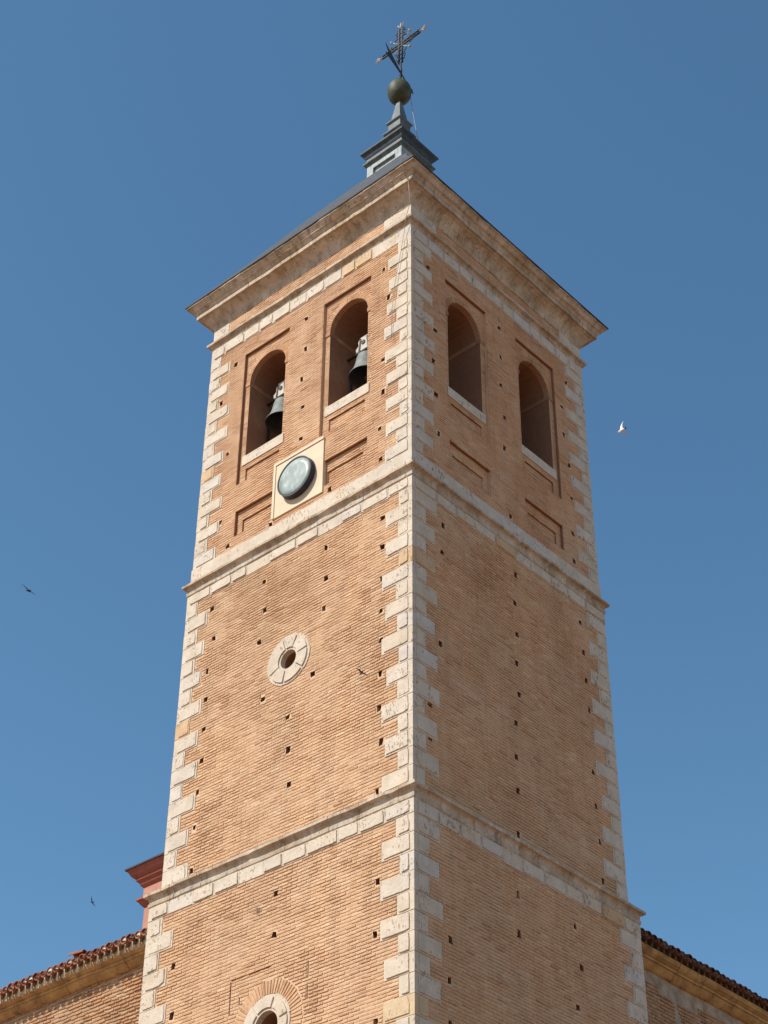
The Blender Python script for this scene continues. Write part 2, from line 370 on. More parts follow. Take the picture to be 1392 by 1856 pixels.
OC2 = (-0.02, 24.67, 0.68, 0.25)
OC1 = (0.0, 15.72, 0.68, 0.33)
def quoin_courses(zt, zb, hgt):
    n = round((zt - zb) / hgt); return [(zt - (zt - zb) * i / n, zt - (zt - zb) * (i + 1) / n) for i in range(n)]
STAGES = {3: dict(h=H3, z0=28.40, z1=37.62, qt=36.38, qb=29.03, bt=36.38, bb=29.03),
          2: dict(h=H2, z0=19.80, z1=28.42, qt=27.86, qb=20.00, bt=27.86, bb=19.95),
          1: dict(h=H1, z0=0.0,  z1=19.82, qt=19.19, qb=0.0, bt=19.19, bb=0.05)}
QH = {3: 0.42, 2: 0.4335, 1: 0.43}
Q = {}
rq = random.Random(3)
for s in (3, 2, 1):
    st = STAGES[s]; Q[s] = []
    for i, (t, b) in enumerate(quoin_courses(st['qt'], st['qb'], QH[s])):
        row = {}
        for k in range(4):
            for side in (-1, 1):
                lng = (i % 2 == 1) == (k % 2 == 0)
                row[(k, side)] = (0.84 + rq.uniform(-.08, .08)) if lng else (0.44 + rq.uniform(-.06, .07))
        Q[s].append((t, b, row))

tower = thing('bell_tower', 'tall square brick bell tower with pale stone corner blocks and cornices', 'tower')

# ---- mortar cores with real openings
def bool_cut(o, mb):
    c = mb.build('cutter', M_MORTAR, fix=True)
    md = o.modifiers.new('b', 'BOOLEAN'); md.operation = 'DIFFERENCE'; md.solver = 'EXACT'; md.object = c
    dg = bpy.context.evaluated_depsgraph_get()
    me = bpy.data.meshes.new_from_object(o.evaluated_get(dg)); o.modifiers.clear()
    old = o.data; o.data = me; bpy.data.meshes.remove(old); cm = c.data
    bpy.data.objects.remove(c); bpy.data.meshes.remove(cm)
def arch_pts(c, hw, zs, spr, n=20):
    p = [(c - hw, zs), (c + hw, zs)]
    for i in range(n + 1):
        a = math.pi * i / n; p.append((c + hw * math.cos(a), spr + hw * math.sin(a)))
    return p
def circ(c, z, r, n=40): return [(c + r * math.cos(2 * math.pi * i / n), z + r * math.sin(2 * math.pi * i / n)) for i in range(n)]
cores = {}
for s in (3, 2, 1):
    st = STAGES[s]; h = st['h'] - BR
    b = MB(); b.prism([(-h, -h), (h, -h), (h, h), (-h, h)], st['z0'], st['z1'])
    o = b.build('core', M_MORTAR)
    if s == 3:
        c = MB()
        for k in (0, 1):
            for w_ in (-WC, WC):
                for u0, u1, z0, z1 in pans(w_): c.fbox(k, u0, u1, h - PAN, h + .2, z0, z1)
        bool_cut(o, c)
        c = MB()
        for k in (0, 1):
            for w_ in (-WC, WC):
                for u0, u1, z0, z1 in inner(w_): c.fbox(k, u0, u1, h - PAN - .045, h + .2, z0, z1)
        bool_cut(o, c)
        c = MB(); q = 2.35; c.prism([(-q, -q), (q, -q), (q, q), (-q, q)], 31.9, 37.2); bool_cut(o, c)
        c = MB()
        for k in (0, 1):
            for w_ in (-WC, WC): c.fprism(k, arch_pts(w_, WH, W_SILL - .1, W_SPR), 2.2, h + .2)
        bool_cut(o, c)
    if s == 2:
        c = MB(); c.fprism(0, circ(OC2[0], OC2[1], OC2[3] + .02), 2.7, h + .2); bool_cut(o, c)
    if s == 1:
        c = MB(); c.fprism(0, circ(OC1[0], OC1[1], OC1[3] + .02), 2.7, h + .2)
        # hairline frame of the old brick surround over the lower oculus
        for u0, u1, z0, z1 in ((-1.12, 0.05, 16.99, 17.02), (0.22, 1.28, 17.03, 17.06), (-1.14, -1.11, 16.25, 16.98),
                               (1.10, 1.13, 16.45, 16.82), (1.10, 1.13, 16.0, 16.3), (-0.86, -0.83, 16.4, 16.58)):
            c.fbox(0, u0, u1, h - .05, h + .2, z0, z1)
        bool_cut(o, c)
    c = MB(); rh = random.Random(11 + s)
    for k in (0, 1):
        for u, z in HOLES[k][s]:
            ww = rh.uniform(.05, .072); hh = rh.uniform(.06, .088)
            dp = rh.choice((.75, .75, .8, .3)); e = lambda: rh.uniform(-.022, .022)
            q = [(u - ww + e(), z - hh + e()), (u + e(), z - hh + e() * .7), (u + ww + e(), z - hh + e()), (u + ww + e() * .6, z + e()), (u + ww + e(), z + hh + e()), (u - ww + e(), z + hh + e())]
            c.fprism(k, q, h - PAN - dp, h + .2)
    bool_cut(o, c)
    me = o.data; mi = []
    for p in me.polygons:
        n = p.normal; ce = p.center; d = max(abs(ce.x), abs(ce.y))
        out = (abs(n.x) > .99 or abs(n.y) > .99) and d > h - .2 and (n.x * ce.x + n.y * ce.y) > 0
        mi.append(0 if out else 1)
    cores[s] = (me, mi); bpy.data.objects.remove(o)

# ---- bricks laid course by course round every opening
def cut(iv, a, b):
    r = []
    for u0, u1, d in iv:
        if b <= u0 or a >= u1: r.append((u0, u1, d)); continue
        if a > u0: r.append((u0, a, d))
        if b < u1: r.append((b, u1, d))
    return r
def setd(iv, a, b, nd):
    inside = []
    for u0, u1, d in iv:
        x0, x1 = max(a, u0), min(b, u1)
        if x1 > x0: inside.append((x0, x1, nd))
    return sorted(cut(iv, a, b) + inside)
def chord(r, dz): return math.sqrt(max(0.0, r * r - dz * dz))
def lay(mb, fm, iv, zc, row, rr, seed, mi=0, crs=CRS, L=0.27, hb=None, prot=BR, jit=1.0):
    """one course: fm maps (u,d,z); iv = list of (u0,u1,d of the mortar bed)"""
    hb = hb or crs * 0.60
    J = 0.014; off = (row % 2) * L * .5 + rr.uniform(-.03, .03)
    for u0, u1, d in iv:
        if u1 - u0 < .03: continue
        k = math.floor((u0 + off) / (L + J)); e = (k + 1) * (L + J) - off
        a = u0
        while a < u1 - .02:
            l_end = min(e - J, u1)
            if u1 - e < .06: l_end = u1
            if l_end - a > .035:
                nzv = noise.noise(Vector((a * .55 + seed * 9, zc * .55, seed)))
                n2 = noise.noise(Vector((a * 2.1 + seed * 5, zc * 2.1, seed + 4)))
                p = prot * (1.0 + .75 * nzv + .6 * n2) + rr.uniform(-.0035, .0035) * jit
                p = max(.002, min(prot * 1.9, p))
                dz = rr.uniform(-.004, .004) * jit; tl = rr.uniform(-.004, .004) * jit; h2 = hb * (1 + rr.uniform(-.13, .13)) / 2
                rnd = min(1, max(0, .5 + .3 * nzv + rr.gauss(0, .27)))
                n = mb.vs([fm(a, d - .02, zc - h2 + dz - tl), fm(l_end, d - .02, zc - h2 + dz + tl), fm(l_end, d - .02, zc + h2 + dz + tl), fm(a, d - .02, zc + h2 + dz - tl),
                           fm(a + .004, d + p, zc - h2 + dz - tl + .004), fm(l_end - .004, d + p + rr.uniform(-.002, .002), zc - h2 + dz + tl + .004),
                           fm(l_end - .004, d + p, zc + h2 + dz + tl - .004), fm(a + .004, d + p, zc + h2 + dz - tl - .004)])
                for f in ((4, 5, 6, 7), (0, 1, 5, 4), (3, 7, 6, 2), (0, 4, 7, 3), (1, 2, 6, 5)): mb.face(tuple(n + i for i in f), mi, rnd)
            a = l_end + J; e += L + J
            if a > e - J: e += L + J
for s in (3, 2, 1):
    st = STAGES[s]; h = st['h']; hm = h - BR
    mb = MB(); me, mi = cores[s]
    base = mb.vs([tuple(v.co) for v in me.vertices])
    for p, m_ in zip(me.polygons, mi): mb.face(tuple(base + i for i in p.vertices), m_, .5)
    rr = random.Random(50 + s)
    for k in (0, 1):
        zlo = st['bb']; zc = st['bt'] - CRS * .5; row = 0
        zone = [(st['bt'], st['bb'])]
        if s == 3: zone.append((37.56, 37.06))
        for zt, zb in zone:
            zc = zt - CRS * .5
            while zc > zb + .02:
                iv = [(-h, h, hm)]
                if zt > 37:
                    e0, e1 = (-3.10, 2.78) if k == 0 else (-2.7, 2.75)
                    iv = [(e0, e1, hm)]
                else:
                    for t, b, rw in Q[s]:
                        if b - .02 < zc < t + .02:
                            if rw[(k, -1)]: iv = cut(iv, -h - 1, -h + rw[(k, -1)] + .012)
                            iv = cut(iv, h - rw[(k, 1)] - .012, h + 1)
                if s == 3 and zt < 37:
                    for w_ in (-WC, WC):
                        for u0, u1, z0, z1 in pans(w_):
                            if z0 + CRS * .35 < zc < z1 - CRS * .35: iv = setd(iv, u0 + .004, u1 - .004, hm - PAN)
                            elif z0 - CRS * .35 < zc <= z0 + CRS * .35 or z1 - CRS * .35 <= zc < z1 + CRS * .2: iv = cut(iv, u0, u1) if False else iv
                        for u0, u1, z0, z1 in inner(w_):
                            if z0 + CRS * .3 < zc < z1 - CRS * .3: iv = setd(iv, u0 + .004, u1 - .004, hm - PAN - .045)
                        if W_SILL - .35 < zc < W_SILL + .02: iv = cut(iv, w_ - .78, w_ + .78)
                        elif W_SILL - .2 < zc < W_SPR: iv = cut(iv, w_ - WH - .01, w_ + WH + .01)
                        elif W_SPR <= zc < W_SPR + .86:
                            c_ = chord(.855, zc - W_SPR)
                            if c_: iv = cut(iv, w_ - c_, w_ + c_)
                    if k == 0 and 29.22 < zc < 31.06: iv = cut(iv, -.90, .86)
                if s == 2 and k == 0:
                    c_ = chord(OC2[2] + .01, zc - OC2[1])
                    if c_: iv = cut(iv, OC2[0] - c_, OC2[0] + c_)
                if s == 1 and k == 0:
                    c_ = chord(1.03, zc - OC1[1])
                    if c_: iv = cut(iv, -c_, c_)
                    for u0, u1, z0, z1 in ((-1.14, -1.10, 16.25, 17.0), (1.09, 1.14, 16.45, 16.82), (1.09, 1.14, 16.0, 16.3), (-0.87, -0.82, 16.4, 16.58)):
                        if z0 < zc < z1: iv = cut(iv, u0, u1)
                for u, z in HOLES[k][s]:
                    if abs(zc - z) < .09: iv = cut(iv, u - .066 - rr.uniform(-.012, .03), u + .066 + rr.uniform(-.012, .03))
                # slow waviness of the courses
                def fm(u, d, z, k=k): return F(k, u, d, z + .008 * noise.noise(Vector((u * .5, k * 5.0, zc * .3))))
                lay(mb, fm, iv, zc, row, rr, k + s * 2, mi=2, prot=BR * (.8 if s == 3 else 1.0))
                zc -= CRS; row += 1
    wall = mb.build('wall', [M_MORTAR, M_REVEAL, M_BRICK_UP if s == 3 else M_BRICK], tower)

# ---- corner blocks: every block an L round the corner, with a raised panel on each face
def worn_panel(mb, k, u0, u1, z0, z1, d0, d1, rnd, rr, chip=.06):
    pts = []; c = .011
    def edge(p, q):
        n = max(2, int(math.hypot(q[0] - p[0], q[1] - p[1]) / .09))
        for i in range(n):
            f = i / n; pts.append((p[0] + (q[0] - p[0]) * f + rr.uniform(-.0055, .0055), p[1] + (q[1] - p[1]) * f + rr.uniform(-.0055, .0055)))
    cs = [c * rr.uniform(.4, 1.5) if rr.random() > chip else rr.uniform(.03, .06) for _ in range(4)]
    A = [((u0 + cs[0], z0), (u1 - cs[1], z0)), ((u1, z0 + cs[1]), (u1, z1 - cs[2])), ((u1 - cs[2], z1), (u0 + cs[3], z1)), ((u0, z1 - cs[3]), (u0, z0 + cs[0]))]
    for p, q in A: edge(p, q)
    n = len(pts); uc = (u0 + u1) / 2; zc = (z0 + z1) / 2; ins = .007
    def inn(p): dx, dz = uc - p[0], zc - p[1]; L_ = math.hypot(dx, dz); return (p[0] + dx / L_ * ins, p[1] + dz / L_ * ins)
    a = mb.vs([F(k, u, d0, z) for u, z in pts]); b = mb.vs([F(k, u, d1 - .006, z) for u, z in pts])
    e = mb.vs([F(k, *[inn(p)[0], d1 + rr.uniform(-.002, .002), inn(p)[1]]) for p in pts])
    mb.face(tuple(e + i for i in range(n)), 0, rnd)
    for i in range(n):
        j = (i + 1) % n; mb.face((a + i, a + j, b + j, b + i), 0, rnd); mb.face((b + i, b + j, e + j, e + i), 0, rnd)
def corner_block(mb, corner, h, t, b, la, lb, rnd, rr, raised=0.023, full=True):
    """corner c joins face k=c (its right end) and face k+1 (its left end)"""
    k, k2 = corner, (corner + 1) % 4
    g = .006; m = h + .006; D = .16
    P = lambda x, y: F(k, x, -0.0 + y, 0)[:2]
    j = lambda a=.006: rr.uniform(-a, a)
    def fk(u, d): x, y, _ = F(k, u, d, 0); return (x, y)
    # corner of face k at u=h ; face k+1 runs from d=h backwards: (u=h fixed, d decreasing)
    mo = m + j(.004)
    pts = [fk(m - la, m - D), fk(m - la + j(), mo), fk(mo, mo), fk(mo, m - lb + j()), fk(m - D, m - lb), fk(m - D, m - D)]
    # orientation: make counter-clockwise
    a = sum(p[0] * q[1] - q[0] * p[1] for p, q in zip(pts, pts[1:] + pts[:1]))
    if a < 0: pts.reverse()
    mb.prism(pts, b + g, t - g, 0, rnd)
    r2 = raised * rr.uniform(.6, 1.15); i1 = .035
    worn_panel(mb, k, m - la + .05 + j(.02), m - .125 + j(.014), b + g + i1 + j(), t - g - i1 * .6 + j(), m - .02, m + r2, rnd, rr)
    worn_panel(mb, k2, -m + .125 + j(.014), -m + lb - .05 + j(.02), b + g + i1 + j(), t - g - i1 * .6 + j(), m - .02, m + r2, rnd, rr)
rr = random.Random(21)
for s in (3, 2, 1):
    h = STAGES[s]['h']
    for c in range(4):
        mb = MB()
        for t, b, row in Q[s]:
            if t < 9 and c in (2, 3): continue
            corner_block(mb, c, h, t, b, row[(c, 1)], row[((c + 1) % 4, -1)], stone_tone(rr, .12 if s == 1 else .04), rr)
        mb.build('corner_stones', M_STONE, tower)
        if s == 3:   # plain corner stones of the frieze
            mb = MB()
            kk, k2 = c, (c + 1) % 4
            la, lb = {0: (.95, 1.02), 1: (.98, .6), 2: (.6, .6), 3: (.6, .62)}[c]
            mb2 = [(37.07, 37.31), (37.315, 37.56)]
            for zb, zt in mb2:
                def fk(u, d, kk=kk): x, y, _ = F(kk, u, d, 0); return (x, y)
                m = h + .002
                pts = [fk(m - la, m - .2), fk(m - la, m), fk(m, m), fk(m, m - lb), fk(m - .2, m - lb), fk(m - .2, m - .2)]
                a = sum(p[0] * q[1] - q[0] * p[1] for p, q in zip(pts, pts[1:] + pts[:1]))
                if a < 0: pts.reverse()
                mb.prism(pts, zb, zt, 0, rr.random() * .8)
            mb.build('frieze_stones', M_STONE, tower)

# ---- bands of raised blocks under each cornice
def block_band(h, z0, z1, n, seed):
    mb = MB(); rr = random.Random(seed); m = h + .008
    for k in range(4):
        cuts = [-m] + [-m + 2 * m * (i + rr.uniform(-.16, .16)) / n for i in range(1, n)] + [m]
        for a, b in zip(cuts, cuts[1:]):
            rnd = stone_tone(rr, .03)
            e0 = .003; a0 = a + e0; b0 = b - e0
            if a == -m: a0 = -m + .2 if False else -m
            zb = z0 + rr.uniform(-.015, .012)
            # mitre the ends so that neighbouring faces meet cleanly
            D = .2
            u0i = a0 + (D if a == -m else 0); u1i = b0 - (D if b == m else 0)
            n0 = mb.vs([F(k, u0i, m - D, zb), F(k, u1i, m - D, zb), F(k, u1i, m - D, z1), F(k, u0i, m - D, z1),
                        F(k, a0, m, zb), F(k, b0, m, zb), F(k, b0, m, z1), F(k, a0, m, z1)])
            for f in ((4, 5, 6, 7), (0, 1, 5, 4), (3, 7, 6, 2), (0, 4, 7, 3), (1, 2, 6, 5), (0, 3, 2, 1)): mb.face(tuple(n0 + i for i in f), 0, rnd)
            L_ = .125 if a == -m else .03; R_ = .125 if b == m else .035
            if rr.random() > .1:
                worn_panel(mb, k, a0 + L_, b0 - R_, zb + .03, z1 - .035, m - .02, m + rr.uniform(.018, .03), rnd, rr)
    mb.build('stone_band', M_STONE, tower)
block_band(H3, 36.385, 36.80, 12, 1)
block_band(H2, 27.865, 28.185, 10, 2)
block_band(H1, 19.195, 19.535, 11, 3)

# ---- plinth of the belfry and the three mouldings
mb = MB(); rr = random.Random(9); m = H3 + .028
for k in range(4):
    n = 7; cuts = [-m] + [-m + 2 * m * (i + rr.uniform(-.2, .2)) / n for i in range(1, n)] + [m]
    for a, b in zip(cuts, cuts[1:]):
        D = .2; u0 = a + (D if a == -m else 0.0015); u1 = b - (D if b == m else .0015); zz = 29.03 + rr.uniform(-.008, .008)
        a1 = a if a == -m else a + .0015; b1 = b if b == m else b - .0015
        n0 = mb.vs([F(k, u0, m - D, 28.58), F(k, u1, m - D, 28.58), F(k, u1, m - D, zz), F(k, u0, m - D, zz), F(k, a1, m, 28.58), F(k, b1, m, 28.58), F(k, b1, m, zz), F(k, a1, m, zz)])
        rn = rr.random() * .85
        for f in ((4, 5, 6, 7), (0, 1, 5, 4), (3, 7, 6, 2), (0, 4, 7, 3), (1, 2, 6, 5), (0, 3, 2, 1)): mb.face(tuple(n0 + i for i in f), 0, rn)
mb.build('plinth_band', M_STONE, tower)
def moulding(name, prof, mats, jit=.006, seed=1.0):
    mb = MB(); mb.square_ring(prof, .22, jit, seed=seed, blk=5); return mb.build(name, mats, tower)
moulding('string_course', [(3.66, 28.17), (3.805, 28.17), (3.835, 28.20), (3.84, 28.285), (3.815, 28.295), (3.816, 28.36), (3.835, 28.405), (3.88, 28.43), (3.925, 28.44), (3.93, 28.50), (3.86, 28.545), (3.785, 28.60), (3.66, 28.61)], M_CORN, seed=2)
moulding('string_course', [(3.78, 19.52), (3.966, 19.52), (3.99, 19.55), (3.995, 19.62), (3.972, 19.63), (3.974, 19.69), (3.99, 19.74), (4.03, 19.77), (4.08, 19.785), (4.084, 19.85), (3.98, 19.90), (3.82, 19.98), (3.7, 19.99)], M_CORN, seed=3)
moulding('upper_moulding', [(3.6, 36.795), (3.762, 36.795), (3.772, 36.82), (3.766, 36.87), (3.775, 36.905), (3.81, 36.93), (3.88, 36.945), (3.884, 37.02), (3.82, 37.045), (3.752, 37.065), (3.6, 37.07)], M_CORN, seed=4)
moulding('cornice', [(3.5, 37.56), (3.758, 37.56), (3.762, 37.60), (3.79, 37.70), (3.84, 37.79), (3.91, 37.88), (4.00, 37.95), (4.06, 37.975), (4.065, 38.0), (4.135, 38.005), (4.14, 38.15), (4.155, 38.155), (4.16, 38.185), (4.185, 38.225), (4.225, 38.25), (4.255, 38.255), (4.258, 38.29), (4.27, 38.295), (4.285, 38.33), (4.315, 38.37), (4.345, 38.39), (4.372, 38.395), (4.372, 38.455), (3.9, 38.46)], M_CORN, .009, seed=5)

# ---- belfry openings: brick arch rings, imposts, sills
for k in (0, 1):
    for w_ in (-WC, WC):
        hm = H3 - BR - PAN
        mb = MB(); n = 38; rr = random.Random(int(k * 10 + w_ * 2))
        for i in range(n):
            a0 = math.pi * i / n + .008; a1 = math.pi * (i + 1) / n - .022
            r0, r1 = WH - .006, .845
            q = [(w_ + r * math.cos(a), W_SPR + r * math.sin(a)) for r, a in ((r0, a0), (r1, a0), (r1, a1), (r0, a1))]
            mb.fprism(k, q, hm - .15, hm + BR + rr.uniform(-.003, .006), 0, min(1, max(0, rr.gauss(.55, .2))))
        mb.build('arch_ring', M_BRICK_UP, tower)
        for sgn in (-1, 1):
            mb = MB(); u0, u1 = sorted((w_ + sgn * (WH - .016), w_ + sgn * .845))
            mb.fbox(k, u0, u1, 2.36, hm + BR + .016, W_SPR - .155, W_SPR - .012, 0, .5, True, (0, 0, .012, 0))
            mb.build('impost', M_IMPOST, tower)
        mb = MB(); rr = random.Random(5)
        mb.fbox(k, w_ - .77, w_ + .77, 2.9, hm + BR + .022, W_SILL - .335, W_SILL, 0, .2 + .1 * k, True, (.008, .008, .01, .02), .006)
        mb.build('window_sill', M_STONE, tower)

# ---- oculi
def oculus(c, z, ro, ri, h, n, seed, gaps):
    mb = MB(); rr = random.Random(seed)
    for i in range(n):
        a0, a1 = gaps[i], gaps[(i + 1) % n] + (360 if i == n - 1 else 0)
        A = [R(a0 + .4 + (a1 - a0 - .8) * q / 10) for q in range(11)]; rnd = rr.random() * .6
        rim = ro + rr.uniform(-.015, .015)
        poly = [(c + ri * math.cos(a), z + ri * math.sin(a)) for a in reversed(A)]
        poly = [(c + rim * math.cos(a), z + rim * math.sin(a)) for a in A] + poly
        mb.fprism(0, poly, h - .14, h + .012, 0, rnd)
        if rr.random() < .9:
            B = [R(a0 + 3.2 + (a1 - a0 - 6.0) * q / 10) for q in range(11)]
            r0, r1 = ri + .06, ro - .07
            poly = [(c + r1 * math.cos(a), z + r1 * math.sin(a)) for a in B] + [(c + r0 * math.cos(a), z + r0 * math.sin(a)) for a in reversed(B)]
            mb.fprism(0, poly, h - .02, h + .012 + .03, 0, rnd)
    return mb.build('oculus_surround', M_STONE, tower)
oculus(OC2[0], OC2[1], OC2[2], OC2[3], H2, 6, 4, [8, 62, 105, 205, 258, 318])
oculus(OC1[0], OC1[1], OC1[2], OC1[3], H1, 6, 6, [12, 68, 130, 190, 250, 310])
mb = MB(); rr = random.Random(8); n = 64
for i in range(n):
    a0 = 2 * math.pi * i / n + .012; a1 = 2 * math.pi * (i + 1) / n - .02
    r1 = 1.0 + rr.uniform(-.02, .02)
    q = [(r * math.cos(a), OC1[1] + r * math.sin(a)) for r, a in ((.69, a0), (r1, a0 + .004), (r1, a1 - .004), (.69, a1))]
    mb.fprism(0, q, H1 - .1, H1 + rr.uniform(-.002, .008), 0, min(1, max(0, rr.gauss(.5, .2))))
mb.build('arch_ring', M_BRICK, tower)

# ---- slate roof and lead lantern
LX, LY = .02, .02
mb = MB()
def sq(h, z): return mb.vs([(-h, -h, z), (h, -h, z), (h, h, z), (-h, h, z)])
ra = [sq(4.30, 38.44), sq(4.40, 38.44), sq(4.40, 38.475), sq(3.2, 40.40), sq(2.0, 42.45), sq(.85, 44.30), sq(.74, 44.47), sq(.6, 44.6)]
for a, b in zip(ra, ra[1:]):
    for i in range(4): j = (i + 1) % 4; mb.face((a + i, a + j, b + j, b + i), 0)
mb.face((ra[0] + 3, ra[0] + 2, ra[0] + 1, ra[0]), 0); mb.face(tuple(ra[-1] + i for i in range(4)), 0)
mb.build('roof', M_SLATE, tower)
lan = MB()
def sqring(mb, prof, mi=0):
    rs = [mb.vs([(LX + x * d, LY + y * d, z) for x, y in ((-1, -1), (1, -1), (1, 1), (-1, 1))]) for d, z in prof]
    for a, b in zip(rs, rs[1:]):
        for i in range(4): j = (i + 1) % 4; mb.face((a + i, a + j, b + j, b + i), mi, random.random())
    mb.face(tuple(rs[0] + i for i in (3, 2, 1, 0)), mi); mb.face(tuple(rs[-1] + i for i in range(4)), mi)
sqring(lan, [(.64, 44.2), (.64, 45.05)])
for k in range(4):   # sheet lead piers and rails standing round the sunk panel of each side
    def lb(u0, u1, z0, z1, d1=.72):
        n0 = len(lan.v); lan.fbox(k, u0, u1, .6, d1, z0, z1)
        for i in range(n0, len(lan.v)): x, y, z = lan.v[i]; lan.v[i] = (x + LX, y + LY, z)
    lb(-.717, -.46, 44.2, 45.0); lb(.46, .715, 44.2, 45.0)
    lb(-.458, .458, 44.80, 45.0); lb(-.458, .0, 44.2, 44.52, .655); lb(.004, .458, 44.2, 44.52, .66)
lantern = lan.build('lantern', M_LEAD, tower)
lc = MB(); sqring(lc, [(.6, 44.99), (.725, 44.99), (.76, 45.03), (.815, 45.08), (.82, 45.12), (.74, 45.16), (.73, 45.36), (.6, 45.37)])
subpart(lc.build('lantern_moulding', M_LEAD_MID), lantern)
lc = MB(); sqring(lc, [(.6, 45.33), (.735, 45.34), (.76, 45.38), (.80, 45.47), (.885, 45.56), (.895, 45.61), (.86, 45.65), (.42, 45.98), (.3, 45.99)])
subpart(lc.build('lantern_cornice', M_LEAD_SHADE), lantern)
lc = MB(); sqring(lc, [(.30, 45.9), (.30, 46.47), (.315, 46.50), (.385, 46.58), (.39, 46.62), (.25, 46.68), (.25, 47.06), (.31, 47.13), (.315, 47.17), (.20, 47.22), (.17, 47.5), (.07, 48.24), (.05, 48.3)])
subpart(lc.build('pinnacle', M_LEAD_MID), lantern)
mb = MB(); prof = []
for i in range(25):
    t = math.pi * i / 24; prof.append((max(.012, .40 * math.sin(t)), -.53 * math.cos(t)))
mb.lathe((LX, LY, 48.79), prof, 40); mb.build('finial_ball', M_BALL, tower, True)

# ---- iron cross and vane
cx, cy = LX + .03, LY + .03
mb = MB()
mb.tube([(cx, cy, 49.2), (cx, cy, 50.3)], .035, 8)
for dx in (-.07, .07):        # openwork post of two flats with rungs
    mb.bar((cx + dx, cy, 50.3), (cx + dx, cy, 52.15), .045, .05, up=(0, 1, 0))
for i in range(9): mb.bar((cx - .07, cy, 50.34 + i * .225), (cx + .07, cy, 50.34 + i * .225), .03, .035, up=(0, 1, 0))
for z in (51.22, 51.36): mb.bar((cx - .82, cy, z), (cx + .86, cy, z), .045, .05)
for i in range(13): mb.bar((cx - .8 + i * .136, cy, 51.22), (cx - .8 + i * .136, cy, 51.36), .028, .028, up=(0, 1, 0))
mb.bar((cx - .82, cy, 51.21), (cx - .82, cy, 51.37), .03, .03, up=(0, 1, 0)); mb.bar((cx + .86, cy, 51.21), (cx + .86, cy, 51.37), .03, .03, up=(0, 1, 0))
def scroll(p, dv, s=.16):
    pts = []
    dv = Vector(dv).normalized(); side = Vector((-dv.z, 0, dv.x))
    for sg in (-1, 1):
        pts = [Vector(p) + dv * (s * math.sin(t)) + side * sg * s * .7 * (1 - math.cos(t)) for t in [i * .28 for i in range(9)]]
        mb.tube([tuple(q) for q in pts], [.02] * 9, 6)
for sx in (-1, 1):
    for sz in (-1, 1):
        scroll((cx + sx * .09, cy, 51.29 + sz * .42), (sx, 0, sz * .4), .12); scroll((cx + sx * .45, cy, 51.29 + sz * .08), (sx * .4, 0, sz), .08)
        scroll((cx + sx * .08, cy, 51.29 + sz * .72), (sx, 0, sz * .3), .10)
cross = mb.build('cross', M_IRON, tower, True)
def fleur(p, dv, s):
    mb = MB(); dv = Vector(dv).normalized(); sd_ = Vector((-dv.z, 0, dv.x)); p = Vector(p)
    mb.tube([tuple(p - dv * .03), tuple(p + dv * s * .5), tuple(p + dv * s)], [.022, .035, .008], 6)
    for sg in (-1, 1):
        mb.tube([tuple(p + dv * s * .2), tuple(p + dv * s * .5 + sd_ * sg * s * .28), tuple(p + dv * s * .75 + sd_ * sg * s * .36), tuple(p + dv * s * .62 + sd_ * sg * s * .5)], [.018, .02, .02, .008], 6)
    subpart(mb.build('gilded_ornament', M_GILT, None, True), cross)
fleur((cx - .84, cy, 51.29), (-1, 0, 0), .30); fleur((cx + .88, cy, 51.29), (1, 0, 0), .30); fleur((cx, cy, 52.15), (0, 0, 1), .34)
for sx, sz in ((-1, 1), (1, 1), (1, -1), (-1, -1)):   # rays in the four angles
    mb = MB(); a = Vector((cx + sx * .06, cy, 51.29 + sz * .08)); b = Vector((cx + sx * .40, cy, 51.29 + sz * .43))
    mb.tube([tuple(a), tuple(b)], [.012, .012], 6); mb.lathe((b.x, b.y, b.z - .05), [(.008, 0), (.05, .03), (.06, .06), (.03, .1), (.006, .12)], 8)
    subpart(mb.build('gilded_ray', M_GILT, None, True), cross)
mb = MB(); vd = Vector((.27, -.96, 0)); vp = Vector((cx, cy, 49.80)); th = Vector((.96, .27, 0)) * .008
poly = [(.06, -.07), (1.15, -.24), (.92, 0.0), (1.15, .24), (.06, .07)]
a = mb.vs([tuple(vp + vd * p + Vector((0, 0, q)) - th) for p, q in poly] + [tuple(vp + vd * p + Vector((0, 0, q)) + th) for p, q in poly])
mb.face(tuple(a + i for i in range(5)), 0); mb.face(tuple(a + 5 + i for i in reversed(range(5))), 0)
for i in range(5): j = (i + 1) % 5; mb.face((a + i, a + 5 + i, a + 5 + j, a + j), 0)
mb.tube([tuple(vp + vd * .1), tuple(vp - vd * .75), tuple(vp - vd * .78), tuple(vp - vd * 1.0)], [.022, .022, .06, .004], 8)
mb.tube([tuple(vp - Vector((0, 0, .14))), tuple(vp + Vector((0, 0, .16)))], .05, 10)
subpart(mb.build('weather_vane', M_IRON, None, fix=True), cross)

# ------------------------------------------------------------------ wall clock
ck = thing('wall_clock', 'round clock with pale blank dial in a black drum on a cream square plate', 'clock', (-.02, -H3, 29.23))
mb = MB(); yy = H3 - .01
mb.fbox(0, -.895, .855, yy - .08, H3 + .028, 29.235, 31.03, 0, .5, True, (.004,) * 4)
plate = mb.build('backplate', M_PLATE, ck)
mb = MB()   # thin raised fillet along the top and left edges
mb.fbox(0, -.895, .855, H3 + .026, H3 + .052, 30.95, 31.032, 0, .5); mb.fbox(0, -.897, -.82, H3 + .026, H3 + .05, 29.235, 30.948, 0, .5)
subpart(mb.build('plate_rim', M_PLATE), plate)
mb = MB(); cc = (.005, -(H3 + .026), 30.09)
mb.lathe(cc, [(.575, 0), (.595, .01), (.595, .07), (.58, .09), (.572, .13), (.585, .145), (.585, .17), (.55, .17), (.54, .15)], 56, axis='Y'); mb.build('case', M_CASE, ck, False, True)
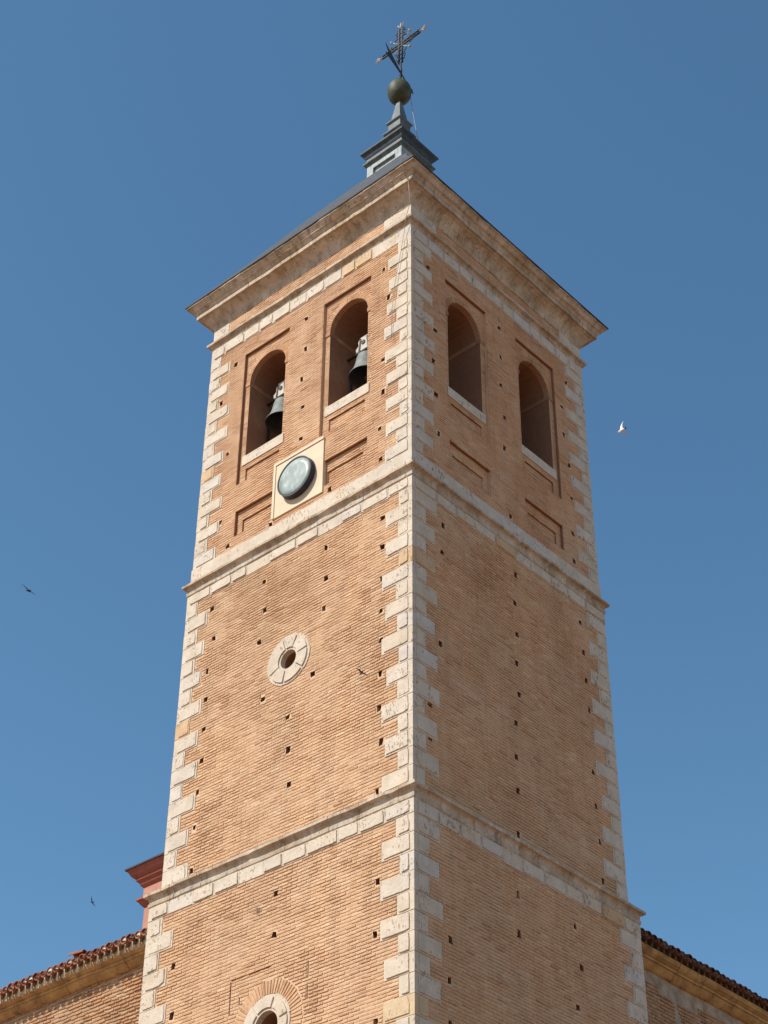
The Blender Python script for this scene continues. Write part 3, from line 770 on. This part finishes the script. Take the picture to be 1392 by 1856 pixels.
mb = MB(); mb.lathe((cc[0], cc[1] - .142, cc[2]), [(.545, 0), (.545, .012), (.4, .013), (.2, .014), (.01, .015)], 48, axis='Y'); mb.build('dial', M_DIAL, ck, True, True)

# ------------------------------------------------------------------ bells
def bell(name, label, c, rl, hb, yoke_h):
    x, y, z = c
    t = thing(name, label, 'bell', (x, y, z), 'bells in the belfry openings')
    prof = [(1.0, 0), (.985, .035), (.90, .12), (.78, .26), (.68, .45), (.62, .65), (.575, .80), (.52, .89), (.40, .95), (.22, .985), (.10, 1.0)]
    mb = MB(); mb.lathe((x, y, z), [(rl * a, hb * b) for a, b in prof], 48)
    mb.f.pop(-2); mb.m.pop(-2); mb.r.pop(-2)                      # open mouth
    body = mb.build('body', M_BELL, t, True)
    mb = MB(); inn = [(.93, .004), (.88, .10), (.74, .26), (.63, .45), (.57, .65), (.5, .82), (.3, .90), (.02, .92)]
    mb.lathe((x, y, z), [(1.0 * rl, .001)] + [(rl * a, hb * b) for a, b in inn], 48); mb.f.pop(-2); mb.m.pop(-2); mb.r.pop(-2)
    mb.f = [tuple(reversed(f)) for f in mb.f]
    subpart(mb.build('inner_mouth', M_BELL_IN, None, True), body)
    mb = MB(); mb.tube([(x, y, z + hb * .85), (x, y, z + .05)], .025, 8); mb.lathe((x, y, z - .06), [(.01, 0), (.06, .02), (.075, .07), (.05, .13), (.01, .15)], 14)
    mb.build('clapper', M_IRON, t, True)
    mb = MB(); zt = z + hb
    for s_ in (-1, 1):
        mb.tube([(x + s_ * .05, y, zt - .02), (x + s_ * .15, y, zt + .05), (x + s_ * .13, y, zt + .14), (x + s_ * .03, y, zt + .17)], .028, 8)
        mb.tube([(x, y + s_ * .05, zt - .02), (x, y + s_ * .13, zt + .06), (x, y + s_ * .04, zt + .16)], .026, 8)
    mb.build('canon_loops', M_BELL_IN, t, True)
    mb = MB(); zb = zt + .12      # whitewashed wooden counterweight with its iron straps
    pts = [(-.27, 0), (.27, 0), (.29, .12), (.19, .20), (.21, yoke_h * .75), (.12, yoke_h), (-.12, yoke_h), (-.21, yoke_h * .75), (-.19, .20), (-.29, .12)]
    a = mb.vs([(x + p, y - .13, zb + q) for p, q in pts] + [(x + p, y + .13, zb + q) for p, q in pts]); n = len(pts)
    mb.face(tuple(a + i for i in range(n)), 0); mb.face(tuple(a + n + i for i in reversed(range(n))), 0)
    for i in range(n): j = (i + 1) % n; mb.face((a + i, a + n + i, a + n + j, a + j), 0)
    hs_ = mb.build('headstock', M_YOKE, t, False, True)
    mb = MB()
    for s_ in (-.17, .17): mb.bar((x + s_, y - .14, zb - .1), (x + s_ * .7, y - .14, zb + yoke_h * .9), .05, .014, up=(0, 1, 0))
    mb.lathe((x - .02, y - .13, zb + yoke_h * .55), [(.07, 0), (.07, .02)], 12, axis='Y')
    subpart(mb.build('strap', M_IRON), hs_)
    mb = MB(); mb.tube([(x - .69, y, zb + .07), (x + .69, y, zb + .07)], .035, 10); mb.build('axle', M_IRON, t, True)
    mb = MB()   # hammer bracket beside the bell
    mb.bar((x - .57, y + .02, z - .85), (x - .57, y + .02, z + .35), .05, .05, up=(0, 1, 0)); mb.bar((x - .57, y + .02, z + .30), (x - .36, y + .02, z + .55), .04, .05, up=(0, 1, 0))
    mb.build('hammer_bracket', M_IRON, t)
    return t
bell('bell', 'weathered bronze bell hanging in the sunlit opening nearest the tower corner', (1.52, -2.95, 33.20), .48, .82, .46)
bell('bell', 'weathered bronze bell in the lower left opening above the clock, dark beam over it', (-1.54, -2.95, 33.38), .48, .82, .46)
mb = MB(); mb.bar((-2.35, -2.6, 34.98), (-.65, -2.6, 34.98), .17, .17); mb.bar((-1.55, -2.62, 34.95), (-1.55, -2.62, 34.5), .02, .02, up=(0, 1, 0))
tag(mb.build('timber_beam', M_WOOD), 'dark timber beam across the lower left belfry opening behind its bell', 'beam')

# ------------------------------------------------------------------ lightning cable and corner clips
mb = MB()
mb.tube([(LX + .27, LY + .24, 48.62), (LX + .33, LY + .28, 47.8), (LX + .42, LY + .34, 46.9), (LX + .52, LY + .42, 45.9)], .012, 6)
tag(mb.build('lightning_cable', M_CABLE, None, True), 'thin cable hanging in the air beside the finial ball down to the lantern', 'cable')
mb = MB()
mb.tube([(3.4, -3.52, 40.05), (4.02, -4.41, 38.52), (4.02, -4.39, 38.3), (4.0, -4.16, 38.0)], .011, 6)
mb.tube([(4.0, -4.16, 38.1), (3.93, -3.98, 37.3), (3.70, -3.9, 36.96), (3.58, -3.83, 36.5), (3.42, -3.83, 35.6), (3.25, -3.84, 34.7), (3.18, -3.83, 34.0), (3.14, -3.81, 33.0)], .008, 6)
tag(mb.build('lightning_cable', M_CABLE, None, True), 'thin grey cable hanging over the cornice and down the sunlit corner blocks', 'cable')

# ------------------------------------------------------------------ church wings
def tiles_roof(name, parent, horiz, u0, u1, dedge, ztop, pitch, length, mats, seed, feet=.36):
    """clay barrel tiles; horiz(u, d, z) maps along-eave / outward / up"""
    mb = MB(); rr = random.Random(seed); sp = .245; n = int((u1 - u0) / sp)
    cp, sn = math.cos(R(pitch)), math.sin(R(pitch))
    def arc(uc, zc, r, up, s0, s1, mi, rnd, th=.016, tilt=0):
        A = [math.pi * i / 10 for i in range(11)]; sg = 1 if up else -1; rows = []
        for s_, shrink in ((s0, 1.0), (s1, .86)):
            for rad in (r * shrink, r * shrink - th):
                rows.append(mb.vs([horiz(uc + tilt * (s_ - s0) + rad * math.cos(a), dedge - s_ * cp, zc + s_ * sn + sg * rad * math.sin(a)) for a in A]))
        o0, i0, o1, i1 = rows
        for i in range(10):
            for q in ((o0, o1), (i1, i0)): mb.face((q[0] + i, q[0] + i + 1, q[1] + i + 1, q[1] + i), mi, rnd)
            mb.face((o0 + i, i0 + i, i0 + i + 1, o0 + i + 1), mi, rnd)
    for i in range(n):
        u = u0 + (i + .5) * sp; rnd = rr.random()
        zj = rr.uniform(-.012, .012)
        arc(u, ztop - .115 + zj, .105, False, -.05 + rr.uniform(-.03, .02), .5, 0, rr.random())
        arc(u + sp / 2, ztop - .10 + zj + rr.uniform(-.012, .012), .108, True, rr.uniform(-.02, .04), .5, 0, rr.random(), tilt=rr.uniform(-.05, .05))
        # lime mortar stuffing the cover tile and its foot between the channels
        A = [math.pi * q / 8 for q in range(9)]
        s_ = .05 + rr.uniform(0, .03)
        ring = mb.vs([horiz(u + sp / 2 + .088 * math.cos(a), dedge - s_ * cp, ztop - .10 + zj + s_ * sn + .088 * math.sin(a)) for a in A]); mb.face(tuple(ring + q for q in range(9)), 1, rr.random())
        wv = rr.uniform(.018, .032); wb = wv + rr.uniform(.005, .035)
        zb = ztop - feet
        pts = [(u + sp / 2 - .06, .06, ztop - .08), (u + sp / 2 + .06, .06, ztop - .08), (u + sp / 2 + wv, .09, ztop - .2), (u + sp / 2 + wb, .10, zb), (u + sp / 2 - wb, .10, zb), (u + sp / 2 - wv, .09, ztop - .2)]
        f0 = mb.vs([horiz(a, dedge - b, c) for a, b, c in pts]); f1 = mb.vs([horiz(a, dedge - b - .15, c) for a, b, c in pts])
        mb.face(tuple(f0 + q for q in range(6)), 1, rr.random())
        for q in range(6): w2 = (q + 1) % 6; mb.face((f0 + q, f1 + q, f1 + w2, f0 + w2), 1, .5)
    # corrugated field above the eave course
    per = 8; cols = n * per; rows = []
    for s_ in [.45, length * .33, length * .66, length]:
        rows.append(mb.vs([horiz(u0 + sp * j / per, dedge - s_ * cp, ztop - .09 + s_ * sn + .09 * math.cos(2 * math.pi * (j / per - 1.0))) for j in range(cols + 1)]))
    for a, b in zip(rows, rows[1:]):
        for j in range(cols): mb.face((a + j, a + j + 1, b + j + 1, b + j), 0, random.random())
    # closing board behind the mortar
    q = mb.vs([horiz(u0, dedge - .17, ztop - .37), horiz(u1, dedge - .17, ztop - .37), horiz(u1, dedge - .17, ztop - .05), horiz(u0, dedge - .17, ztop - .05)]); mb.face((q, q + 1, q + 2, q + 3), 2, .5)
    return mb.build(name, mats, parent)
def eave_cornice(parent, horiz, u0, u1, dw, z, seed):
    """two stone fasciae leaning under the tiles, in separate lengths"""
    mb = MB(); rr = random.Random(seed); u = u0
    prof = [(.10, 0.16), (.385, 0.16), (.38, .12), (.345, .06), (.29, .02), (.235, 0.0), (.245, -.005), (.242, -.06), (.20, -.065), (.175, -.10), (.12, -.15), (.06, -.19), (.02, -.205), (-.1, -.205)]
    while u < u1:
        e = min(u1, u + rr.uniform(.75, 1.1)); dz = rr.uniform(-.012, .012); dd = rr.uniform(-.012, .012); rnd = rr.random()
        a = mb.vs([horiz(u + .004, dw + d + dd, z + q + dz) for d, q in prof]); b = mb.vs([horiz(e - .004, dw + d + dd, z + q + dz + rr.uniform(-.003, .003)) for d, q in prof])
        n = len(prof)
        for i in range(n): j = (i + 1) % n; mb.face((a + i, b + i, b + j, a + j), 0, rnd)
        mb.face(tuple(a + i for i in range(n)), 0, rnd); mb.face(tuple(b + i for i in reversed(range(n))), 0, rnd)
        u = e
    return mb.build('eave_cornice', M_GOLD_BOUNCE, parent, False, True)

# left wing: wall parallel to the sunlit face, running away to the left
lw = thing('church_wing', 'sunlit brick church wing with clay tile eaves left of the tower', 'church')
WL = 2.5
def hl(u, d, z): return (u, -d, z)
mb = MB(); mb.box(-30, -3.6, -WL + .012, 6.0, 0, 19.5)
rr = random.Random(77); zc = 19.25; row = 0; CL = .092
while zc > 15.0:
    lay(mb, hl, [(-17.0, -3.7, WL - .012)], zc, row, rr, 31, mi=1, crs=CL, L=.25, hb=CL * .5, prot=.024, jit=2.2); zc -= CL; row += 1
mb.build('wall', [M_MORTAR_OLD, M_BRICK_DARK], lw)
eave_cornice(lw, hl, -17.0, -3.7, WL, 19.38, 4)
tiles_roof('roof', lw, hl, -17.0, -3.75, WL + .50, 19.80, 20, 7.0, [M_TILE, M_LIME, M_PLASTER], 5)
mb = MB()   # one tile lying askew on the eave
A = [math.pi * i / 10 for i in range(11)]; rows = []
for s_, r_ in ((0, .105), (.46, .085)):
    for th_ in (0, .015):
        rows.append(mb.vs([(-7.85 + s_ * .96, -3.0 + s_ * .12 - (r_ - th_) * math.cos(a), 19.83 + (r_ - th_) * math.sin(a)) for a in A]))
o0, i0, o1, i1 = rows
for i in range(10):
    mb.face((o0 + i, o0 + i + 1, o1 + i + 1, o1 + i), 0, .4); mb.face((i0 + i, i1 + i, i1 + i + 1, i0 + i + 1), 0, .4)
    mb.face((o0 + i, i0 + i, i0 + i + 1, o0 + i + 1), 0, .4); mb.face((o1 + i, o1 + i + 1, i1 + i + 1, i1 + i), 0, .4)
ot = mb.build('roof_tile', M_TILE); tag(ot, 'loose clay tile lying askew along the left eave', 'tile')

rw = thing('church_wing', 'shaded brick church wing with shade-darkened tile eaves right of the tower', 'church')
WR = 3.05
def hr(u, d, z): return (d, u, z)
mb = MB(); mb.box(-6.0, WR - .012, 3.7, 30, 0, 19.5)
rr = random.Random(78); zc = 19.0; row = 0
while zc > 14.5:
    iv = [(4.62, 16.0, WR - .012)]
    for a in (4.62, 6.55, 9.4, 12.2):
        iv = cut(iv, a - .0, a + .20 + .06 * math.sin(zc * 9 + a))
    if zc > 18.98: iv = cut(iv, 0, 20)
    elif zc > 18.8: iv = cut(iv, 5.9, 7.6)
    lay(mb, hr, iv, zc, row, rr, 33, mi=1, crs=CL, L=.27, hb=CL * .55, prot=.022, jit=1.8); zc -= CL; row += 1
mb.box(WR - .1, WR + .05, 3.7, 4.30, 10, 19.15, 2)
mb.build('wall', [M_PLASTER, M_BRICK_DARK, M_PLASTER], rw)
eave_cornice(rw, hr, 3.7, 16.0, WR, 19.42, 14)
tiles_roof('roof', rw, hr, 3.98, 16.0, WR + .50, 19.84, 20, 7.0, [M_TILE_SHADE, M_LIME_SHADE, M_LIME_SHADE], 6, .24)

# red crossing tower behind the left wing
ct = thing('crossing_tower', 'red stuccoed church tower top with moulded cornice peeping out behind the bell tower', 'tower', (-10.7, 7.05, 18.0))
CX, CY = -10.7, 7.05
def cring(prof, name, mats, rndm=False):
    mb = MB()
    rs = [mb.vs([(CX + x * d, CY + y * d, z) for x, y in ((-1, -1), (1, -1), (1, 1), (-1, 1))]) for d, z in prof]
    for a, b in zip(rs, rs[1:]):
        for i in range(4): j = (i + 1) % 4; mb.face((a + i, a + j, b + j, b + i), 0)
    mb.face(tuple(rs[0] + i for i in (3, 2, 1, 0)), 0); mb.face(tuple(rs[-1] + i for i in range(4)), 0)
    return mb.build(name, mats, ct)
cring([(3.0, 18.0), (3.0, 25.58), (3.05, 25.9), (3.05, 26.3)], 'wall', M_PINK)
cring([(2.9, 25.52), (3.01, 25.52), (3.07, 25.58), (3.13, 25.66), (3.15, 25.70), (3.20, 25.72), (3.205, 25.78), (2.95, 25.83)], 'string_course', M_RED)
cring([(2.9, 26.16), (3.06, 26.16), (3.09, 26.19), (3.14, 26.25), (3.16, 26.31), (3.24, 26.38), (3.25, 26.44), (3.30, 26.47), (3.37, 26.55), (3.40, 26.62), (3.45, 26.68), (3.46, 26.70), (2.95, 26.72)], 'cornice', M_RED)
cring([(3.3, 26.705), (3.50, 26.705), (3.50, 26.76), (.4, 28.2), (.2, 28.25)], 'roof', M_DARKROOF)

# ------------------------------------------------------------------ birds
def bird(label, loc, fwd, up, span, mats=None, dihedral=.15, white=False, fold=1.0):
    """one continuous body: spindle trunk, two scythe wings, forked tail"""
    fwd = Vector(fwd).normalized(); up = Vector(up); side = fwd.cross(up).normalized(); up = side.cross(fwd)
    mb = MB(); s = span; L_ = s * .40
    def W(x, y, z): return tuple(fwd * x + side * y + up * z)
    secs = [(.50, .012, .014), (.44, .075, .07), (.32, .13, .12), (.1, .17, .15), (-.12, .14, .12), (-.32, .08, .06), (-.42, .05, .03)]
    rings = []
    for x, a, b in secs:
        rings.append(mb.vs([W(x * L_, a * L_ * math.cos(t), b * L_ * math.sin(t)) for t in [2 * math.pi * i / 12 for i in range(12)]]))
    for a, b in zip(rings, rings[1:]):
        for i in range(12):
            j = (i + 1) % 12; mb.face((a + i, b + i, b + j, a + j), 1 if (white and 6 <= i <= 11) else 0)
    mb.face(tuple(rings[0] + i for i in range(12)), 0)
    for sg in (-1, 1):
        wing = [(.02, .14, -.12), (.16, .20, -.10), (.26, .17, -.06), (.36, .07, -.06), (.44, -.06, -.14), (.5, -.24, -.26)]
        up_, lo_ = [], []
        for q, (yy_, le, te) in enumerate(wing):
            y_ = sg * yy_ * s * fold; zz = dihedral * yy_ * s
            up_.append(mb.vs([W(le * L_ * 1.1, y_, zz + .006 * s), W((le + te) / 2 * L_ * 1.1, y_, zz + .012 * s * (1 - q / 6)), W(te * L_ * 1.1, y_, zz + .003 * s)]))
            lo_.append(mb.vs([W(le * L_ * 1.1, y_, zz - .002 * s), W((le + te) / 2 * L_ * 1.1, y_, zz - .001 * s), W(te * L_ * 1.1, y_, zz - .002 * s)]))
        for a, b in zip(range(5), range(1, 6)):
            for c in (0, 1):
                mb.face((up_[a] + c, up_[a] + c + 1, up_[b] + c + 1, up_[b] + c), 0); mb.face((lo_[a] + c + 1, lo_[a] + c, lo_[b] + c, lo_[b] + c + 1), 1 if white else 0)
            mb.face((lo_[a], up_[a], up_[b], lo_[b]), 0); mb.face((up_[a] + 2, lo_[a] + 2, lo_[b] + 2, up_[b] + 2), 0)
        tl = mb.vs([W(-.40 * L_, 0, .01 * s), W(-.40 * L_, sg * .05 * L_, 0), W(-.72 * L_, sg * .16 * L_, 0), W(-.58 * L_, sg * .02 * L_, .004 * s), W(-.40 * L_, 0, -.008 * s), W(-.58 * L_, 0, -.004 * s)])
        mb.face((tl, tl + 1, tl + 2, tl + 3), 0); mb.face((tl + 4, tl + 5, tl + 2, tl + 1), 0)
    o = mb.build('bird', [M_BIRD, M_BIRD_W], None, False, True)
    o.location = loc; tag(o, label, 'bird', 'birds flying round the tower'); return o
def wdir(a, b, c=0.0): return CR * a + CU * b + CF * c
def sf(side, fwd): return fwd, side.cross(fwd)
bird('black swift gliding with spread wings in the open sky far left of the tower', (-2.64, -9.44, 24.82), *sf(wdir(.85, -.55, -.1), wdir(.34, -.12, .8)), .46, dihedral=.12)
bird('white bellied bird banking in the sky right of the belfry', (10.34, -4.93, 25.12), wdir(-.55, -.35, .5), wdir(.45, .25, .7), .46, dihedral=.75, white=True, fold=.62)
bird('tiny swift seen edge on, low in the sky above the left church roof', (-11.75, .52, 23.8), *sf(wdir(.35, -.93, .1), wdir(-.75, -.2, .6)), .34, dihedral=.25)
bird('small dark swift flying in front of the sunlit brick wall beside the oculus', (7.32, -9.24, 18.52), wdir(.55, .6, .9), wdir(.2, .5, -.8), .27, dihedral=.2)

for o in list(bpy.data.objects):
    if '_org' in o: del o['_org']
